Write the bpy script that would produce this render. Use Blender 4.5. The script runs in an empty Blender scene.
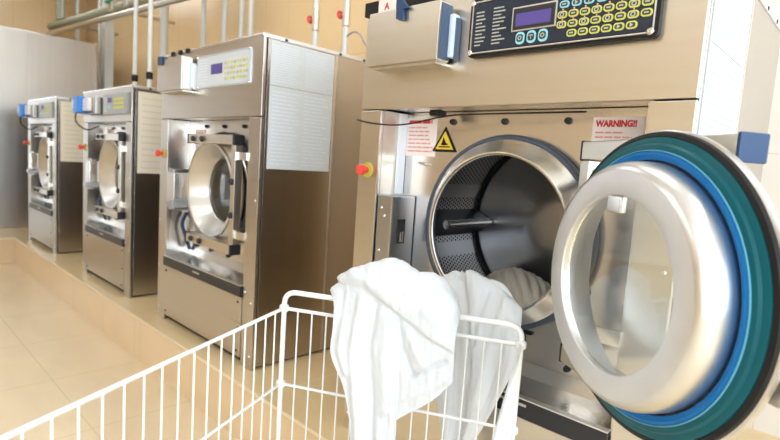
import bpy, bmesh, math, random
from mathutils import Vector, Matrix, noise
random.seed(7)
PI = math.pi
scene = bpy.context.scene
COL = scene.collection

# ------------------------------------------------------------------ materials
def newmat(name):
    m = bpy.data.materials.new(name); m.use_nodes = True
    nt = m.node_tree
    b = nt.nodes['Principled BSDF']
    return m, nt, b

def plain(name, col, rough=.5, metal=0., spec=.5, bump=0., bscale=60, coat=0.):
    m, nt, b = newmat(name)
    b.inputs['Base Color'].default_value = (*col, 1)
    b.inputs['Roughness'].default_value = rough
    b.inputs['Metallic'].default_value = metal
    b.inputs['Specular IOR Level'].default_value = spec
    b.inputs['Coat Weight'].default_value = coat
    tc = nt.nodes.new('ShaderNodeTexCoord')
    nz = nt.nodes.new('ShaderNodeTexNoise'); nz.inputs['Scale'].default_value = bscale
    nt.links.new(tc.outputs['Object'], nz.inputs['Vector'])
    mr = nt.nodes.new('ShaderNodeMapRange')
    mr.inputs['To Min'].default_value = max(0.02, rough - .04); mr.inputs['To Max'].default_value = min(1, rough + .04)
    nt.links.new(nz.outputs['Fac'], mr.inputs['Value']); nt.links.new(mr.outputs['Result'], b.inputs['Roughness'])
    if bump:
        bp = nt.nodes.new('ShaderNodeBump'); bp.inputs['Strength'].default_value = bump; bp.inputs['Distance'].default_value = .002
        nt.links.new(nz.outputs['Fac'], bp.inputs['Height']); nt.links.new(bp.outputs['Normal'], b.inputs['Normal'])
    return m

def steel(name, col=(.74, .72, .69), rough=.26, axis='x', bump=.04, aniso=.4, wave=.10):
    """brushed stainless: fine lines along one axis plus a faint sheet waviness"""
    m, nt, b = newmat(name)
    b.inputs['Metallic'].default_value = 1.0
    tc = nt.nodes.new('ShaderNodeTexCoord')
    mp = nt.nodes.new('ShaderNodeMapping')
    s = {'x': (3, 260, 260), 'z': (260, 260, 3), 'y': (260, 3, 260), 'o': (60, 60, 60)}[axis]
    mp.inputs['Scale'].default_value = {'x': (.6, 30, 34), 'z': (30, 30, .7), 'y': (30, .6, 30), 'o': (20, 20, 20)}[axis]
    nz = nt.nodes.new('ShaderNodeTexNoise'); nz.inputs['Scale'].default_value = 1.0; nz.inputs['Detail'].default_value = 3
    nt.links.new(tc.outputs['Object'], mp.inputs['Vector']); nt.links.new(mp.outputs['Vector'], nz.inputs['Vector'])
    mr = nt.nodes.new('ShaderNodeMapRange')
    mr.inputs['To Min'].default_value = rough - .02; mr.inputs['To Max'].default_value = rough + .03
    nt.links.new(nz.outputs['Fac'], mr.inputs['Value']); nt.links.new(mr.outputs['Result'], b.inputs['Roughness'])
    cr = nt.nodes.new('ShaderNodeMix'); cr.data_type = 'RGBA'
    cr.inputs[6].default_value = (col[0]*.88, col[1]*.88, col[2]*.88, 1); cr.inputs[7].default_value = (*col, 1)
    nt.links.new(nz.outputs['Fac'], cr.inputs[0]); nt.links.new(cr.outputs[2], b.inputs['Base Color'])
    n2 = nt.nodes.new('ShaderNodeTexNoise'); n2.inputs['Scale'].default_value = 2.2; n2.inputs['Detail'].default_value = 1
    nt.links.new(tc.outputs['Object'], n2.inputs['Vector'])
    b1 = nt.nodes.new('ShaderNodeBump'); b1.inputs['Strength'].default_value = wave; b1.inputs['Distance'].default_value = .02
    nt.links.new(n2.outputs['Fac'], b1.inputs['Height'])
    nt.links.new(b1.outputs['Normal'], b.inputs['Normal'])
    return m

def tiles(name, col, grout, size, off=(0, 0), rough=.25, axes='xy', gw=.004, vein=.12, vscale=2.0, coat=.0, bump=.15):
    """procedural square tiles in world space with thin grout lines and soft stone mottling"""
    m, nt, b = newmat(name)
    N = nt.nodes.new; L = nt.links.new
    geo = N('ShaderNodeNewGeometry'); sp = N('ShaderNodeSeparateXYZ'); L(geo.outputs['Position'], sp.inputs[0])
    masks = []
    for k, a in enumerate(axes):
        src = sp.outputs['XYZ'.index(a.upper())]
        ad = N('ShaderNodeMath'); ad.operation = 'SUBTRACT'; L(src, ad.inputs[0]); ad.inputs[1].default_value = off[k]
        dv = N('ShaderNodeMath'); dv.operation = 'DIVIDE'; L(ad.outputs[0], dv.inputs[0]); dv.inputs[1].default_value = size[k]
        pp = N('ShaderNodeMath'); pp.operation = 'PINGPONG'; L(dv.outputs[0], pp.inputs[0]); pp.inputs[1].default_value = .5
        lt = N('ShaderNodeMath'); lt.operation = 'LESS_THAN'; L(pp.outputs[0], lt.inputs[0]); lt.inputs[1].default_value = gw / size[k] / 2
        masks.append(lt)
    mx = N('ShaderNodeMath'); mx.operation = 'MAXIMUM'; L(masks[0].outputs[0], mx.inputs[0]); L(masks[-1].outputs[0], mx.inputs[1])
    nz = N('ShaderNodeTexNoise'); nz.inputs['Scale'].default_value = vscale; nz.inputs['Detail'].default_value = 6; nz.inputs['Distortion'].default_value = .6
    mp = N('ShaderNodeMapping'); mp.inputs['Scale'].default_value = (1, 2.5, 1); L(geo.outputs['Position'], mp.inputs['Vector']); L(mp.outputs[0], nz.inputs['Vector'])
    cm = N('ShaderNodeMix'); cm.data_type = 'RGBA'
    cm.inputs[6].default_value = (*[c * (1 - vein) for c in col], 1); cm.inputs[7].default_value = (*[min(1, c * (1 + vein)) for c in col], 1)
    L(nz.outputs['Fac'], cm.inputs[0])
    gm = N('ShaderNodeMix'); gm.data_type = 'RGBA'; gm.inputs[7].default_value = (*grout, 1)
    L(cm.outputs[2], gm.inputs[6]); L(mx.outputs[0], gm.inputs[0]); L(gm.outputs[2], b.inputs['Base Color'])
    b.inputs['Roughness'].default_value = rough; b.inputs['Coat Weight'].default_value = coat; b.inputs['Coat Roughness'].default_value = .12
    bp = N('ShaderNodeBump'); bp.invert = True; bp.inputs['Strength'].default_value = bump; bp.inputs['Distance'].default_value = .002
    L(mx.outputs[0], bp.inputs['Height']); L(bp.outputs['Normal'], b.inputs['Normal'])
    return m

def emit(name, col, s):
    m, nt, b = newmat(name)
    b.inputs['Base Color'].default_value = (*col, 1)
    b.inputs['Emission Color'].default_value = (*col, 1); b.inputs['Emission Strength'].default_value = s
    return m

M = {}
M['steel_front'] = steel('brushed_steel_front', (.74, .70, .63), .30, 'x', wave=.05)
M['steel_front_duller'] = steel('brushed_steel_front_duller', (.62, .58, .53), .28, 'x', wave=.05)  # front tone somewhat darker than the nearest machine's
M['steel_front_dull'] = steel('brushed_steel_front_dull', (.50, .46, .41), .28, 'x', wave=.05)  # darkest front tone, on the two small machines
M['steel_side'] = steel('brushed_steel_side', (.50, .46, .42), .24, 'z', wave=.03)
M['steel_plate'] = steel('steel_plate', (.72, .69, .66), .24, 'x', wave=.25)
M['steel_round'] = steel('spun_steel', (.82, .81, .79), .22, 'o', wave=.03, bump=.01)
M['steel_tray'] = steel('steel_tray', (.78, .77, .75), .2, 'x', wave=.3)
M['steel_cab'] = steel('steel_cabinet_sheet', (.56, .54, .52), .28, 'z', wave=.08)
M['alu'] = steel('cast_aluminium_ring', (.80, .80, .81), .42, 'o', wave=.02, bump=.03)
M['bowl'] = steel('spun_door_bowl', (.74, .74, .75), .32, 'o', wave=.02, bump=.02)
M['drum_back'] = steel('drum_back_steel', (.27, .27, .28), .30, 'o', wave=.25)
M['dark'] = plain('dark_gap', (.012, .012, .014), .6)
M['black'] = plain('black_plastic', (.016, .017, .022), .38)
M['rubber'] = plain('black_rubber', (.006, .0065, .007), .5, spec=.3)
M['gasket'] = plain('grey_blue_gasket', (.045, .065, .095), .45)
M['teal'] = plain('teal_rubber', (.0, .09, .12), .38, spec=.25)
M['blue'] = plain('blue_rubber', (.0, .16, .50), .42, spec=.3)
M['line'] = plain('pale_seal_lip', (.12, .42, .60), .4)
M['sheet'] = plain('white_instruction_film', (.83, .87, .93), .32)
M['sheetn'] = plain('bluish_instruction_film', (.50, .57, .68), .3)
M['inkn'] = plain('grey_blue_print', (.36, .42, .54), .5)
M['inkb'] = plain('cream_print', (.66, .62, .54), .5)
M['sheetg'] = plain('grey_instruction_film', (.60, .64, .66), .16, coat=.5)
M['sheetb'] = plain('cream_instruction_film', (.80, .74, .62), .35)
M['ink'] = plain('pale_grey_print', (.66, .71, .80), .5)
M['redink'] = plain('red_print', (.62, .03, .04), .5)
M['pinkink'] = plain('faded_red_print', (.72, .33, .33), .5)
M['label'] = plain('white_label', (.86, .78, .76), .5)
M['yellow'] = plain('yellow_sign', (.80, .58, .05), .45)
M['yel2'] = plain('yellow_disc', (.52, .46, .08), .45)
M['red'] = plain('red_button', (.80, .06, .045), .35)
M['panelblack'] = plain('control_panel_navy', (.014, .022, .042), .25)
M['bezel'] = steel('bezel_steel', (.70, .70, .70), .3, 'o')
M['keyy'] = plain('yellow_key_rim', (.62, .62, .14), .45)
M['keyc'] = plain('cyan_key_rim', (.30, .66, .74), .45)
M['keyb'] = plain('dark_key_face', (.03, .035, .04), .4)
M['keyi'] = plain('key_symbol', (.45, .47, .4), .5)
M['lcd'] = emit('purple_display', (.085, .055, .26), .15)
M['lcdy'] = emit('yellow_display', (.55, .50, .10), .5)
M['panelpale'] = plain('pale_clear_cover', (.62, .68, .76), .22)  # reflection on the clear cover put into an even pale colour
M['panelgrey'] = plain('grey_panel_film', (.33, .34, .36), .35)
M['slate'] = plain('slate_blue_plastic', (.06, .09, .16), .4)
M['bluecase'] = plain('bright_blue_plastic', (.01, .20, .68), .35)
M['bluedark'] = plain('navy_blue_plastic', (.008, .045, .13), .4)
M['whitep'] = plain('white_plastic', (.82, .82, .84), .35)
M['paper'] = plain('pale_blue_paper', (.66, .78, .90), .6)
M['pipew'] = plain('pale_grey_pipe', (.66, .68, .67), .35)
M['pipes'] = steel('pipe_steel', (.66, .64, .58), .3, 'o')
M['pipeo'] = plain('olive_grey_pipe', (.34, .34, .25), .5)
M['green'] = plain('green_handle', (.02, .30, .14), .4)
M['wire'] = plain('white_coated_wire', (.78, .80, .80), .35, coat=.2)
M['lamp'] = emit('ceiling_lamp_diffuser', (.92, .97, 1), 13)
M['whitewall'] = plain('white_paint', (.82, .80, .77), .6)
M['frame'] = plain('window_frame_white', (.8, .8, .8), .4)
M['grey'] = plain('castor_grey', (.3, .31, .32), .4)
M['floor'] = tiles('floor_tiles', (.80, .65, .44), (.70, .56, .37), (.62, .62), (.18, -.514), .26, 'xy', .006, .10, 2.2)
M['plinth'] = tiles('plinth_tiles', (.78, .60, .39), (.66, .50, .32), (.62, 5.), (.18, 2.0), .22, 'xx', .005, .08, 2.6)
M['walltile'] = tiles('wall_tiles', (.82, .59, .32), (.70, .49, .26), (.33, .60), (.05, .13), .28, 'xz', .006, .06, 1.2)
M['walltile_y'] = tiles('wall_tiles_side', (.82, .59, .32), (.70, .49, .26), (.33, .60), (.05, .13), .28, 'yz', .006, .06, 1.2)

M['fronttile'] = tiles('pale_tan_wall_tiles', (.74, .59, .41), (.64, .50, .34), (.33, .60), (.05, .13), .3, 'xz', .006, .06, 1.2)
M['creamtile_y'] = tiles('cream_side_wall_tiles', (.78, .70, .60), (.66, .58, .48), (.33, .60), (.05, .13), .3, 'yz', .005, .04, 1.2)
M['creamtile'] = tiles('cream_wall_tiles', (.84, .79, .72), (.72, .66, .58), (.33, .60), (.05, .13), .3, 'xz', .005, .04, 1.2)
M['steel_lock'] = steel('lock_housing_steel', (.50, .52, .55), .3, 'z', wave=.05)
M['door_steel'] = steel('door_steel', (.62, .61, .60), .3, 'o', wave=.03, bump=.01)

def cloth_mat(name, col, sub=.0):
    m, nt, b = newmat(name)
    b.inputs['Base Color'].default_value = (*col, 1); b.inputs['Roughness'].default_value = .85
    b.inputs['Sheen Weight'].default_value = .25; b.inputs['Specular IOR Level'].default_value = .2
    tc = nt.nodes.new('ShaderNodeTexCoord'); nz = nt.nodes.new('ShaderNodeTexNoise')
    nz.inputs['Scale'].default_value = 55; nz.inputs['Detail'].default_value = 4; nz.inputs['Distortion'].default_value = .8
    nt.links.new(tc.outputs['Object'], nz.inputs['Vector'])
    bp = nt.nodes.new('ShaderNodeBump'); bp.inputs['Strength'].default_value = .35; bp.inputs['Distance'].default_value = .004
    nt.links.new(nz.outputs['Fac'], bp.inputs['Height']); nt.links.new(bp.outputs['Normal'], b.inputs['Normal'])
    # thin cotton: part of the light passes through
    tr = nt.nodes.new('ShaderNodeBsdfTranslucent'); tr.inputs['Color'].default_value = (*col, 1)
    mix = nt.nodes.new('ShaderNodeMixShader'); mix.inputs[0].default_value = .25
    out = nt.nodes['Material Output']
    nt.links.new(b.outputs[0], mix.inputs[1]); nt.links.new(tr.outputs[0], mix.inputs[2]); nt.links.new(mix.outputs[0], out.inputs['Surface'])
    return m
M['cloth'] = cloth_mat('white_cotton', (.80, .83, .87))
M['cloth2'] = cloth_mat('thin_white_cotton', (.84, .86, .88))
M['cloth3'] = cloth_mat('damp_off_white_cotton', (.66, .61, .52))  # darker, tanner cotton for the washing in the drum

def perforated():
    m, nt, b = newmat('perforated_drum_steel')
    N = nt.nodes.new; L = nt.links.new
    b.inputs['Metallic'].default_value = 1; b.inputs['Roughness'].default_value = .34
    uv = N('ShaderNodeUVMap'); sp = N('ShaderNodeSeparateXYZ'); L(uv.outputs[0], sp.inputs[0])
    def math_(op, a, c=None):
        n = N('ShaderNodeMath'); n.operation = op
        for i, v in enumerate((a, c)):
            if v is None: continue
            if isinstance(v, (int, float)): n.inputs[i].default_value = v
            else: L(v, n.inputs[i])
        return n.outputs[0]
    U = math_('MULTIPLY', sp.outputs[0], 150.0)      # around, cells
    V = math_('MULTIPLY', sp.outputs[1], 22.0)       # depth, cells
    row = math_('FLOOR', V)
    U2 = math_('ADD', U, math_('MULTIPLY', row, .5))
    fu = math_('SUBTRACT', math_('FRACT', U2), .5); fv = math_('SUBTRACT', math_('FRACT', V), .5)
    d = math_('SQRT', math_('ADD', math_('MULTIPLY', fu, fu), math_('MULTIPLY', fv, fv)))
    hole = math_('LESS_THAN', d, .33)
    # smooth blank bands every so often round the drum and near both rims
    band = math_('GREATER_THAN', math_('PINGPONG', math_('MULTIPLY', sp.outputs[0], 9.0), .5), .12)
    e = math_('MULTIPLY', math_('GREATER_THAN', sp.outputs[1], .06), math_('LESS_THAN', sp.outputs[1], .94))
    hole = math_('MULTIPLY', math_('MULTIPLY', hole, band), e)
    mx = N('ShaderNodeMix'); mx.data_type = 'RGBA'; L(hole, mx.inputs[0])
    mx.inputs[6].default_value = (.46, .46, .47, 1); mx.inputs[7].default_value = (.01, .01, .01, 1)
    L(mx.outputs[2], b.inputs['Base Color'])
    return m
M['perf'] = perforated()

def glass_mat():
    m, nt, b = newmat('door_glass')
    b.inputs['Base Color'].default_value = (.93, .97, .98, 1); b.inputs['Roughness'].default_value = .02
    b.inputs['Transmission Weight'].default_value = 1.0; b.inputs['IOR'].default_value = 1.45
    return m
M['glass'] = glass_mat()

# ------------------------------------------------------------------ mesh helpers
class MB:
    def __init__(s): s.bm = bmesh.new(); s.bev = False
    def box(s, x0, x1, y0, y1, z0, z1, bev=0., seg=2):
        t = bmesh.new()
        bmesh.ops.create_cube(t, size=1)
        bmesh.ops.scale(t, vec=(x1-x0, y1-y0, z1-z0), verts=t.verts)
        bmesh.ops.translate(t, vec=((x0+x1)/2, (y0+y1)/2, (z0+z1)/2), verts=t.verts)
        if bev > 0:
            s.bev = True
            bmesh.ops.bevel(t, geom=list(t.edges), offset=bev, segments=seg, affect='EDGES', profile=.5)
        s._merge(t); return s
    def _merge(s, t, mat=None):
        if mat is not None: bmesh.ops.transform(t, matrix=mat, verts=t.verts)
        me = bpy.data.meshes.new('tmp'); t.to_mesh(me); t.free(); s.bm.from_mesh(me); bpy.data.meshes.remove(me)
    def lathe(s, prof, c=(0, 0, 0), axis='y', seg=96, closed=False):
        """prof = [(radius, height along axis)]"""
        rings = []
        n = seg
        for r, h in prof:
            ring = []
            for i in range(n):
                a = 2*PI*i/n
                ca, sa = r*math.cos(a), r*math.sin(a)
                p = {'y': (ca, h, sa), 'z': (ca, sa, h), 'x': (h, ca, sa)}[axis]
                ring.append(s.bm.verts.new((p[0]+c[0], p[1]+c[1], p[2]+c[2])))
            rings.append(ring)
        m = len(rings)
        for k in range(m if closed else m-1):
            a, b = rings[k], rings[(k+1) % m]
            for i in range(n):
                j = (i+1) % n
                s.bm.faces.new((a[i], a[j], b[j], b[i]))
        return s
    def cyl(s, c, r, h, axis='z', seg=24, bev=.0):
        b_ = min(bev, r*.5, h*.5)
        if b_ > 0: pr = [(1e-4, 0), (r-b_, 0), (r, b_), (r, h-b_), (r-b_, h), (1e-4, h)]
        else: pr = [(1e-4, 0), (r, 0), (r, h), (1e-4, h)]
        return s.lathe(pr, c, axis, seg)
    def tube(s, pts, r, seg=10, closed=False, cap=True):
        pts = [Vector(p) for p in pts]; n = len(pts)
        rings = []; prev = None
        for i, p in enumerate(pts):
            a = pts[(i-1) % n] if (i > 0 or closed) else p
            b = pts[(i+1) % n] if (i < n-1 or closed) else p
            t = (b-a).normalized()
            if prev is None:
                u = t.orthogonal().normalized()
            else:
                u = (prev - t*prev.dot(t)).normalized()
            prev = u; v = t.cross(u)
            rings.append([s.bm.verts.new(p + u*r*math.cos(2*PI*k/seg) + v*r*math.sin(2*PI*k/seg)) for k in range(seg)])
        for i in range(n if closed else n-1):
            a, b = rings[i], rings[(i+1) % n]
            for k in range(seg):
                s.bm.faces.new((a[k], a[(k+1) % seg], b[(k+1) % seg], b[k]))
        if cap and not closed:
            s.bm.faces.new(rings[0][::-1]); s.bm.faces.new(rings[-1])
        return s
    def poly(s, pts, depth):
        """extruded polygon, pts 3D planar, depth vector"""
        d = Vector(depth)
        a = [s.bm.verts.new(p) for p in pts]; b = [s.bm.verts.new(Vector(p)+d) for p in pts]
        s.bm.faces.new(a); s.bm.faces.new(b[::-1])
        for i in range(len(pts)):
            j = (i+1) % len(pts); s.bm.faces.new((a[j], a[i], b[i], b[j]))
        return s
    def build(s, name, mat, parent=None, smooth=True, angle=35, loc=None):
        bmesh.ops.recalc_face_normals(s.bm, faces=s.bm.faces)
        me = bpy.data.meshes.new(name); s.bm.to_mesh(me); s.bm.free()
        me.materials.append(M[mat] if isinstance(mat, str) else mat)
        if smooth:
            me.polygons.foreach_set('use_smooth', [True]*len(me.polygons))
            try: me.set_sharp_from_angle(angle=math.radians(angle))
            except Exception: pass
        o = bpy.data.objects.new(name, me); COL.objects.link(o)
        if s.bev and smooth:
            wn = o.modifiers.new('flat_faces', 'WEIGHTED_NORMAL'); wn.weight = 100; wn.keep_sharp = True
        if parent: o.parent = parent
        if loc: o.location = loc
        return o

def fillet(pts, r, n=6):
    """polyline with rounded inner corners"""
    pts = [Vector(p) for p in pts]; out = [pts[0]]
    for i in range(1, len(pts)-1):
        a, p, b = pts[i-1], pts[i], pts[i+1]
        u = (a-p).normalized(); v = (b-p).normalized()
        rr = min(r, (a-p).length*.49, (b-p).length*.49)
        p0, p1 = p+u*rr, p+v*rr
        for k in range(n+1):
            t = k/n; out.append(p0*(1-t)**2 + p*2*t*(1-t) + p1*t*t)
    out.append(pts[-1]); return out

def thing(name, label, cat, loc=(0, 0, 0), rotz=0, group=None):
    o = bpy.data.objects.new(name, None); COL.objects.link(o)
    o.empty_display_size = .1
    o.location = loc; o.rotation_euler = (0, 0, rotz); return tag(o, label, cat, group)
def tag(o, label, cat, group=None):
    o['label'] = label; o['category'] = cat
    if group: o['group'] = group
    return o
def struct(o): o['kind'] = 'structure'; return o

# ------------------------------------------------------------------ room
ZP = .25                                    # plinth top
XL, XR, YB, YF, ZC = -8.6, 3.6, 1.25, -4.6, 3.3
struct(MB().box(XL-.1, XR+.1, YF-.1, YB+.1, -.1, 0).build('floor', 'floor', smooth=False))
# raised plinth under the machines, turning the corner to the left under the steel cabinet
PX = -6.02
pl = MB().poly([(XL, YB, 0), (XR, YB, 0), (XR, -.092, 0), (PX, -.092, 0), (PX, YF, 0), (XL, YF, 0)][::-1], (0, 0, ZP-.012))
struct(pl.build('plinth', 'plinth', smooth=False))
pt = MB().poly([(XL, YB, ZP-.012), (XR, YB, ZP-.012), (XR, -.097, ZP-.012), (PX+.005, -.097, ZP-.012), (PX+.005, YF, ZP-.012), (XL, YF, ZP-.012)][::-1], (0, 0, .012))
M['plinthtop'] = tiles('plinth_top_tiles', (.78, .60, .35), (.80, .68, .50), (.62, 5.), (.18, 2.0), .2, 'xx', .004, .1, 2.6)
struct(pt.build('plinth_cap', 'plinthtop', smooth=False))
M['edge'] = plain('pale_tile_edge', (.80, .66, .47), .35)
struct(MB().box(PX+.004, XR, -.103, -.096, ZP-.011, ZP+.0008, .002, 1).build('trim_1', 'edge'))
struct(MB().box(PX+.004, PX+.011, YF, -.103, ZP-.011, ZP+.0008, .002, 1).build('trim_2', 'edge'))
BW = (.35, 3.2, 1.05, 2.6)
struct(MB().box(XL-.1, -.8, YB, YB+.1, 0, ZC).build('wall_back', 'walltile', smooth=False))
wb = MB().box(-.8, BW[0], YB, YB+.1, 0, ZC).box(BW[1], XR+.1, YB, YB+.1, 0, ZC).box(BW[0], BW[1], YB, YB+.1, 0, BW[2]).box(BW[0], BW[1], YB, YB+.1, BW[3], ZC)
struct(wb.build('wall_back', 'creamtile', smooth=False))
f = MB()
for (x0, x1, z0, z1) in ((BW[0], BW[1], BW[2], BW[2]+.05), (BW[0], BW[1], BW[3]-.05, BW[3]), (BW[0], BW[0]+.05, BW[2]+.05, BW[3]-.05), (BW[1]-.05, BW[1], BW[2]+.05, BW[3]-.05), (1.95, 2.0, BW[2]+.05, BW[3]-.05)):
    f.box(x0, x1, YB+.02, YB+.07, z0, z1)
struct(f.build('window_3', 'frame'))  # added unseen window, for cool light and reflections from the back right
l = bpy.data.lights.new('window_daylight', 'AREA'); l.shape = 'RECTANGLE'; l.size = BW[1]-BW[0]; l.size_y = BW[3]-BW[2]; l.energy = 90; l.color = (.78, .89, 1.0)  # fill light behind the added back window
o = bpy.data.objects.new('window_daylight', l); COL.objects.link(o); o.location = ((BW[0]+BW[1])/2, YB+.12, (BW[2]+BW[3])/2); o.rotation_euler = (-PI/2, 0, 0)
struct(MB().box(XL-.1, XL, YF, YB, 0, ZC).build('wall_left', 'walltile_y', smooth=False))
FW = (.2, 3.3, .9, 2.8)
wf = MB().box(XL-.1, FW[0], YF-.1, YF, 0, ZC).box(FW[1], XR+.1, YF-.1, YF, 0, ZC).box(FW[0], FW[1], YF-.1, YF, 0, FW[2]).box(FW[0], FW[1], YF-.1, YF, FW[3], ZC)
struct(wf.build('wall_front', 'fronttile', smooth=False))
f = MB()
for (x0, x1, z0, z1) in ((FW[0], FW[1], FW[2], FW[2]+.05), (FW[0], FW[1], FW[3]-.05, FW[3]), (FW[0], FW[0]+.05, FW[2]+.05, FW[3]-.05), (FW[1]-.05, FW[1], FW[2]+.05, FW[3]-.05), (1.72, 1.78, FW[2]+.05, FW[3]-.05)):
    f.box(x0, x1, YF-.07, YF-.02, z0, z1)
struct(f.build('window_4', 'frame'))  # added unseen window, gives cool frontal light on the laundry
l = bpy.data.lights.new('window_daylight', 'AREA'); l.shape = 'RECTANGLE'; l.size = FW[1]-FW[0]; l.size_y = FW[3]-FW[2]; l.energy = 90; l.color = (.76, .88, 1.0)  # fill light behind the added front window
o = bpy.data.objects.new('window_daylight', l); COL.objects.link(o); o.location = ((FW[0]+FW[1])/2, YF-.12, (FW[2]+FW[3])/2); o.rotation_euler = (PI/2, 0, 0)
struct(MB().box(XL-.1, XR+.1, YF-.1, YB+.1, ZC, ZC+.1).build('ceiling', 'whitewall', smooth=False))
# right wall with two tall windows
w = MB(); wins = [(-4.1, -2.35), (-1.95, -.2)]
WZ0, WZ1 = .9, 2.75
w.box(XR, XR+.1, YF, YB, 0, WZ0); w.box(XR, XR+.1, YF, YB, WZ1, ZC)
w.box(XR, XR+.1, YF, wins[0][0], WZ0, WZ1); w.box(XR, XR+.1, wins[0][1], wins[1][0], WZ0, WZ1); w.box(XR, XR+.1, wins[1][1], YB, WZ0, WZ1)
struct(w.build('wall_right', 'creamtile_y', smooth=False))
for k, (a, b) in enumerate(wins):
    f = MB()
    for (y0, y1, z0, z1) in ((a, b, WZ0, WZ0+.05), (a, b, WZ1-.05, WZ1), (a, a+.05, WZ0+.05, WZ1-.05), (b-.05, b, WZ0+.05, WZ1-.05), ((a+b)/2-.025, (a+b)/2+.025, WZ0+.05, WZ1-.05)):
        f.box(XR+.02, XR+.07, y0, y1, z0, z1)
    struct(f.build('window_%d' % (k+1), 'frame'))
# daylight through the windows
for k, (a, b) in enumerate(wins):
    l = bpy.data.lights.new('window_daylight', 'AREA'); l.shape = 'RECTANGLE'; l.size = WZ1-WZ0; l.size_y = b-a
    l.energy = 150; l.color = (.74, .87, 1.0)
    o = bpy.data.objects.new('window_daylight', l); COL.objects.link(o)
    o.location = (XR+.12, (a+b)/2, (WZ0+WZ1)/2); o.rotation_euler = (0, PI/2, 0)
# ceiling lamps; the row over the machines is added to wash the back wall
for k, (x, y) in enumerate([(-7.4, -1.9), (-5.6, -1.9), (-3.8, -1.9), (-2.0, -1.9), (-6.6, -3.4), (-4.2, -3.4), (-1.8, -3.4), (.6, -3.0), (2.6, -3.0), (-7.2, .35), (-5.4, .35), (-3.0, .35), (-1.0, .35), (1.2, .35)]):
    t = thing('ceiling_lamp', 'long white fluorescent lamp on the laundry room ceiling', 'ceiling lamp', (x, y, ZC), 0, 'ceiling lamps')
    MB().box(-.62, .62, -.16, .16, -.06, 0, .01).build('lamp_housing', 'whitep', t)
    MB().box(-.59, .59, -.13, .13, -.075, -.061, .004).build('diffuser', 'lamp', t)

# ------------------------------------------------------------------ washing machines
def dashes(mb, x0, x1, z0, z1, y, rows, rnd, h=.35, wmin=.1, wmax=.3, ax='x', ragged=.3):
    """printed text lines as word-length strips a hair above the sheet"""
    for r in range(rows):
        zc = z1 - (r+.5)*(z1-z0)/rows; hh = (z1-z0)/rows*h/2
        x = x0; end = x1 - (x1-x0)*rnd.random()*ragged
        while x < end:
            w_ = (x1-x0)*(wmin+rnd.random()*(wmax-wmin)); xe = min(x+w_, end)
            if ax == 'x': mb.box(x, xe, y-.0004, y, zc-hh, zc+hh)
            else: mb.box(y, y+.0004, x, xe, zc-hh, zc+hh)
            x = xe + (x1-x0)*.03
    return mb

def text(body, size, loc, mat, parent, bold=.0, rot=(PI/2, 0, 0), name='lettering', align='LEFT', sx=1.0):
    c = bpy.data.curves.new(name, 'FONT'); c.body = body; c.size = size; c.extrude = .0003; c.offset = bold
    c.align_x = align; c.resolution_u = 3
    c.materials.append(M[mat]); o = bpy.data.objects.new(name, c); COL.objects.link(o)
    o.rotation_euler = rot
    bpy.context.view_layer.update()
    me = bpy.data.meshes.new_from_object(o.evaluated_get(bpy.context.evaluated_depsgraph_get()))
    bpy.data.objects.remove(o); o = bpy.data.objects.new(name, me); COL.objects.link(o)
    o.parent = parent; o.location = loc; o.rotation_euler = rot; o.scale = (sx, 1, 1); return o

def rounded(mb, cx, cz, w_, h_, r, y0, y1, n=5):
    pts = []
    for qx, qz, a0 in ((1, 1, 0), (-1, 1, 90), (-1, -1, 180), (1, -1, 270)):
        for k in range(n+1):
            a = math.radians(a0 + 90*k/n)
            pts.append((cx+qx*(w_/2-r)+r*math.cos(a), y0, cz+qz*(h_/2-r)+r*math.sin(a)))
    return mb.poly(pts, (0, y1-y0, 0))

def screws(name, mat, parent, pts, y, r=.006, out=.004):
    for x, z in pts:
        MB().lathe([(1e-4, y-out), (r*.7, y-out), (r, y-out*.4), (r, y)], (x, 0, z), 'y', 10).build(name, mat, parent)

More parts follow.
